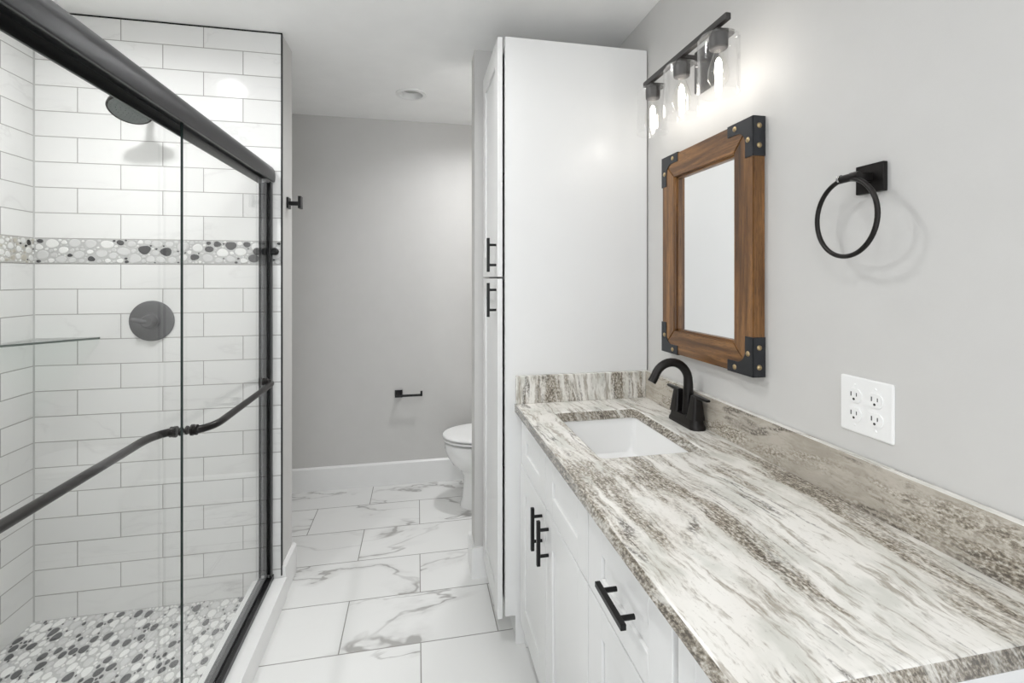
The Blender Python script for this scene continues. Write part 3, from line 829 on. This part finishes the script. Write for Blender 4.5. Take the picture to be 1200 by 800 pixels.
for (cy0, sy) in ((MY0, 1), (MY1, -1)):
    for (cz0, sz) in ((MZ0, 1), (MZ1, -1)):
        b = B()
        wd = 0.030; fr = 0.034
        poly = [(-TH, -TH), (LEG, -TH), (LEG, wd)] + [(p[0], p[1]) for p in arc((wd + fr, wd + fr), fr, -PI / 2, -PI, 8)] + [(wd, LEG), (-TH, LEG)]
        P = lambda q: (cy0 + sy * q[0], cz0 + sz * q[1])
        add_prism(b, [P(q) for q in poly], 'X', MX0 - TH, MX0 + 0.0005, bevel=0.0006)
        ys = sorted((cy0 - sy * TH, cy0 + sy * 0.0005)); zs = sorted((cz0 - sz * TH, cz0 + sz * LEG))
        add_box(b, MX0 - TH, MX1 - 0.001, ys[0], ys[1], zs[0], zs[1], bevel=0.0006)
        ys = sorted((cy0 - sy * TH, cy0 + sy * LEG)); zs = sorted((cz0 - sz * TH, cz0 + sz * 0.0005))
        add_box(b, MX0 - TH, MX1 - 0.001, ys[0], ys[1], zs[0], zs[1], bevel=0.0006)
        br = obj('corner_bracket', b, M['iron'], mr)
        for q in ((0.072, 0.013), (0.018, 0.058)):
            b = B(); y_, z_ = P(q); add_dome(b, (MX0 - TH, y_, z_), (-1, 0, 0), 0.0075, 0.0038); obj('rivet', b, M['brass'], br)
        for q in (0.024, 0.076):
            b = B(); add_dome(b, (MX0 + 0.017, cy0 - sy * TH, cz0 + sz * q), (0, -sy, 0), 0.0075, 0.0038); obj('rivet', b, M['brass'], br)

# ------------------------------------------------------------------ towel ring
tr = thing('towel_ring', 'black towel ring on a square plate on the grey wall', 'towel ring', (XW, 0.798, 1.59))
b = B(); add_box(b, XW - 0.011, XW - 0.0003, 0.768, 0.829, 1.563, 1.622, bevel=0.002); obj('wall_plate', b, M['bronze'], tr)
b = B(); add_box(b, XW - 0.052, XW - 0.010, 0.790, 0.808, 1.586, 1.604, bevel=0.003); add_tube(b, [(XW - 0.05, 0.783, 1.595), (XW - 0.05, 0.830, 1.5935)], 0.0082, 16)
obj('post', b, M['bronze'], tr)
b = B(); rc = Vector((XW - 0.05, 0.8165, 1.514)); RR = 0.079; ct_, st_ = math.cos(0.12), math.sin(0.12)
add_tube(b, [rc + Vector((RR * st_ * math.cos(2 * PI * j / 64), RR * ct_ * math.cos(2 * PI * j / 64), RR * math.sin(2 * PI * j / 64))) for j in range(64)], 0.0048, 14, closed=True); obj('ring', b, M['bronze'], tr)
b = B(); add_cyl(b, (XW - 0.05, 0.8245, 1.5945), (XW - 0.05, 0.8285, 1.5945), 0.0088, seg=18); obj('collar', b, M['chrome'], tr)

# ------------------------------------------------------------------ outlet plate
OY, OZ, OX = 0.8125, 1.1245, XW - 0.006
op = thing('outlet_plate', 'white double outlet plate above the granite backsplash', 'outlet', (XW, OY, OZ))
b = B()
def rr_x(x, hy, hz, r): return [(x, p[0], p[1]) for p in rrect(OY, OZ, hy, hz, r, 4)]
add_rings(b, [rr_x(XW - 0.0003, 0.0585, 0.0585, 0.004), rr_x(XW - 0.003, 0.0585, 0.0585, 0.004), rr_x(OX, 0.0540, 0.0540, 0.004)]); obj('cover_plate', b, M['plastic'], op)
for dy in (0.023, -0.023):
    for dz in (0.0195, -0.0195):
        b = B(); y, z = OY + dy, OZ + dz
        out = []
        for j in range(28):
            a = 2 * PI * j / 28; out.append((y + 0.0172 * math.cos(a), z + max(-0.0142, min(0.0142, 0.0172 * math.sin(a)))))
        add_prism(b, out, 'X', OX - 0.0022, OX + 0.001)
        rc_ = obj('receptacle', b, M['plastic'], op)
        b = B()
        add_box(b, OX - 0.0026, OX - 0.0015, y + 0.0052, y + 0.0072, z - 0.002, z + 0.0072)
        add_box(b, OX - 0.0026, OX - 0.0015, y - 0.0072, y - 0.0055, z - 0.001, z + 0.0064)
        add_cyl(b, (OX - 0.0015, y, z - 0.0075), (OX - 0.0026, y, z - 0.0075), 0.0026, seg=14)
        obj('slots', b, M['slot'], rc_)
for dz in (0.0420, -0.0420):
    b = B(); add_dome(b, (OX, OY + 0.023, OZ + dz), (-1, 0, 0), 0.003, 0.001, 12); obj('screw', b, M['plastic'], op)
    b = B(); add_dome(b, (OX, OY - 0.023, OZ + dz), (-1, 0, 0), 0.003, 0.001, 12); obj('screw', b, M['plastic'], op)

# ------------------------------------------------------------------ vanity light
LX, LZ, BX = 0.800, 2.072, 0.792
vl = thing('vanity_light', 'three bulb vanity light with clear glass shades above the mirror', 'wall light', (XW, 1.33, 2.07))
b = B(); add_box(b, XW - 0.022, XW - 0.0003, 1.300, 1.400, 1.990, 2.125, bevel=0.003); obj('backplate', b, M['fixture'], vl)
b = B(); add_box(b, BX, XW - 0.02, 1.320, 1.338, LZ - 0.006, LZ + 0.006, bevel=0.002); obj('stem', b, M['fixture'], vl)
b = B(); add_box(b, BX - 0.008, BX + 0.008, 1.094, 1.553, LZ - 0.009, LZ + 0.009, bevel=0.002); obj('crossbar', b, M['fixture'], vl)
for y in (1.147, 1.329, 1.511):
    b = B(); add_box(b, BX - 0.006, BX + 0.048, y - 0.014, y + 0.014, LZ - 0.024, LZ - 0.0092, bevel=0.003); obj('arm', b, M['fixture'], vl)
    z = LZ - 0.0243
    b = B(); add_lathe_pts(b, (LX, y, z), (LX, y, 0), [(0, 0.022), (0.004, 0.0245), (0.026, 0.0245), (0.036, 0.0235), (0.039, 0.020), (0.039, 0.0)], 32); so = obj('socket', b, M['fixture'], vl)
    b = B(); z = 2.046
    r, t_ = 0.054, 0.0025
    add_lathe_pts(b, (LX, y, z), (LX, y, 0), [(0.0, 0.0255), (-0.001, 0.038), (0.003, 0.048), (0.012, r), (0.156, r), (0.1575, r - t_), (0.156, r - t_ * 1.6), (0.014, r - t_), (0.005, 0.046), (0.002, 0.038), (0.003, 0.0255)], 48, cap=False)
    obj('glass_shade', b, M['shade_glass'], vl)
    z = 2.0045
    b = B(); add_lathe_pts(b, (LX, y, z), (LX, y, 0), [(0.0, 0.012), (0.010, 0.0135), (0.030, 0.021), (0.055, 0.0275), (0.075, 0.0275), (0.090, 0.020), (0.098, 0.008), (0.100, 0.0)], 28)
    bu = obj('bulb', b, M['bulb_glass'], vl)
    b = B(); add_lathe_pts(b, (LX, y, z - 0.018), (LX, y, 0), [(0.0, 0.002), (0.006, 0.006), (0.018, 0.009), (0.040, 0.010), (0.055, 0.007), (0.066, 0.003)], 16); obj('filament', b, M['filament'], bu)
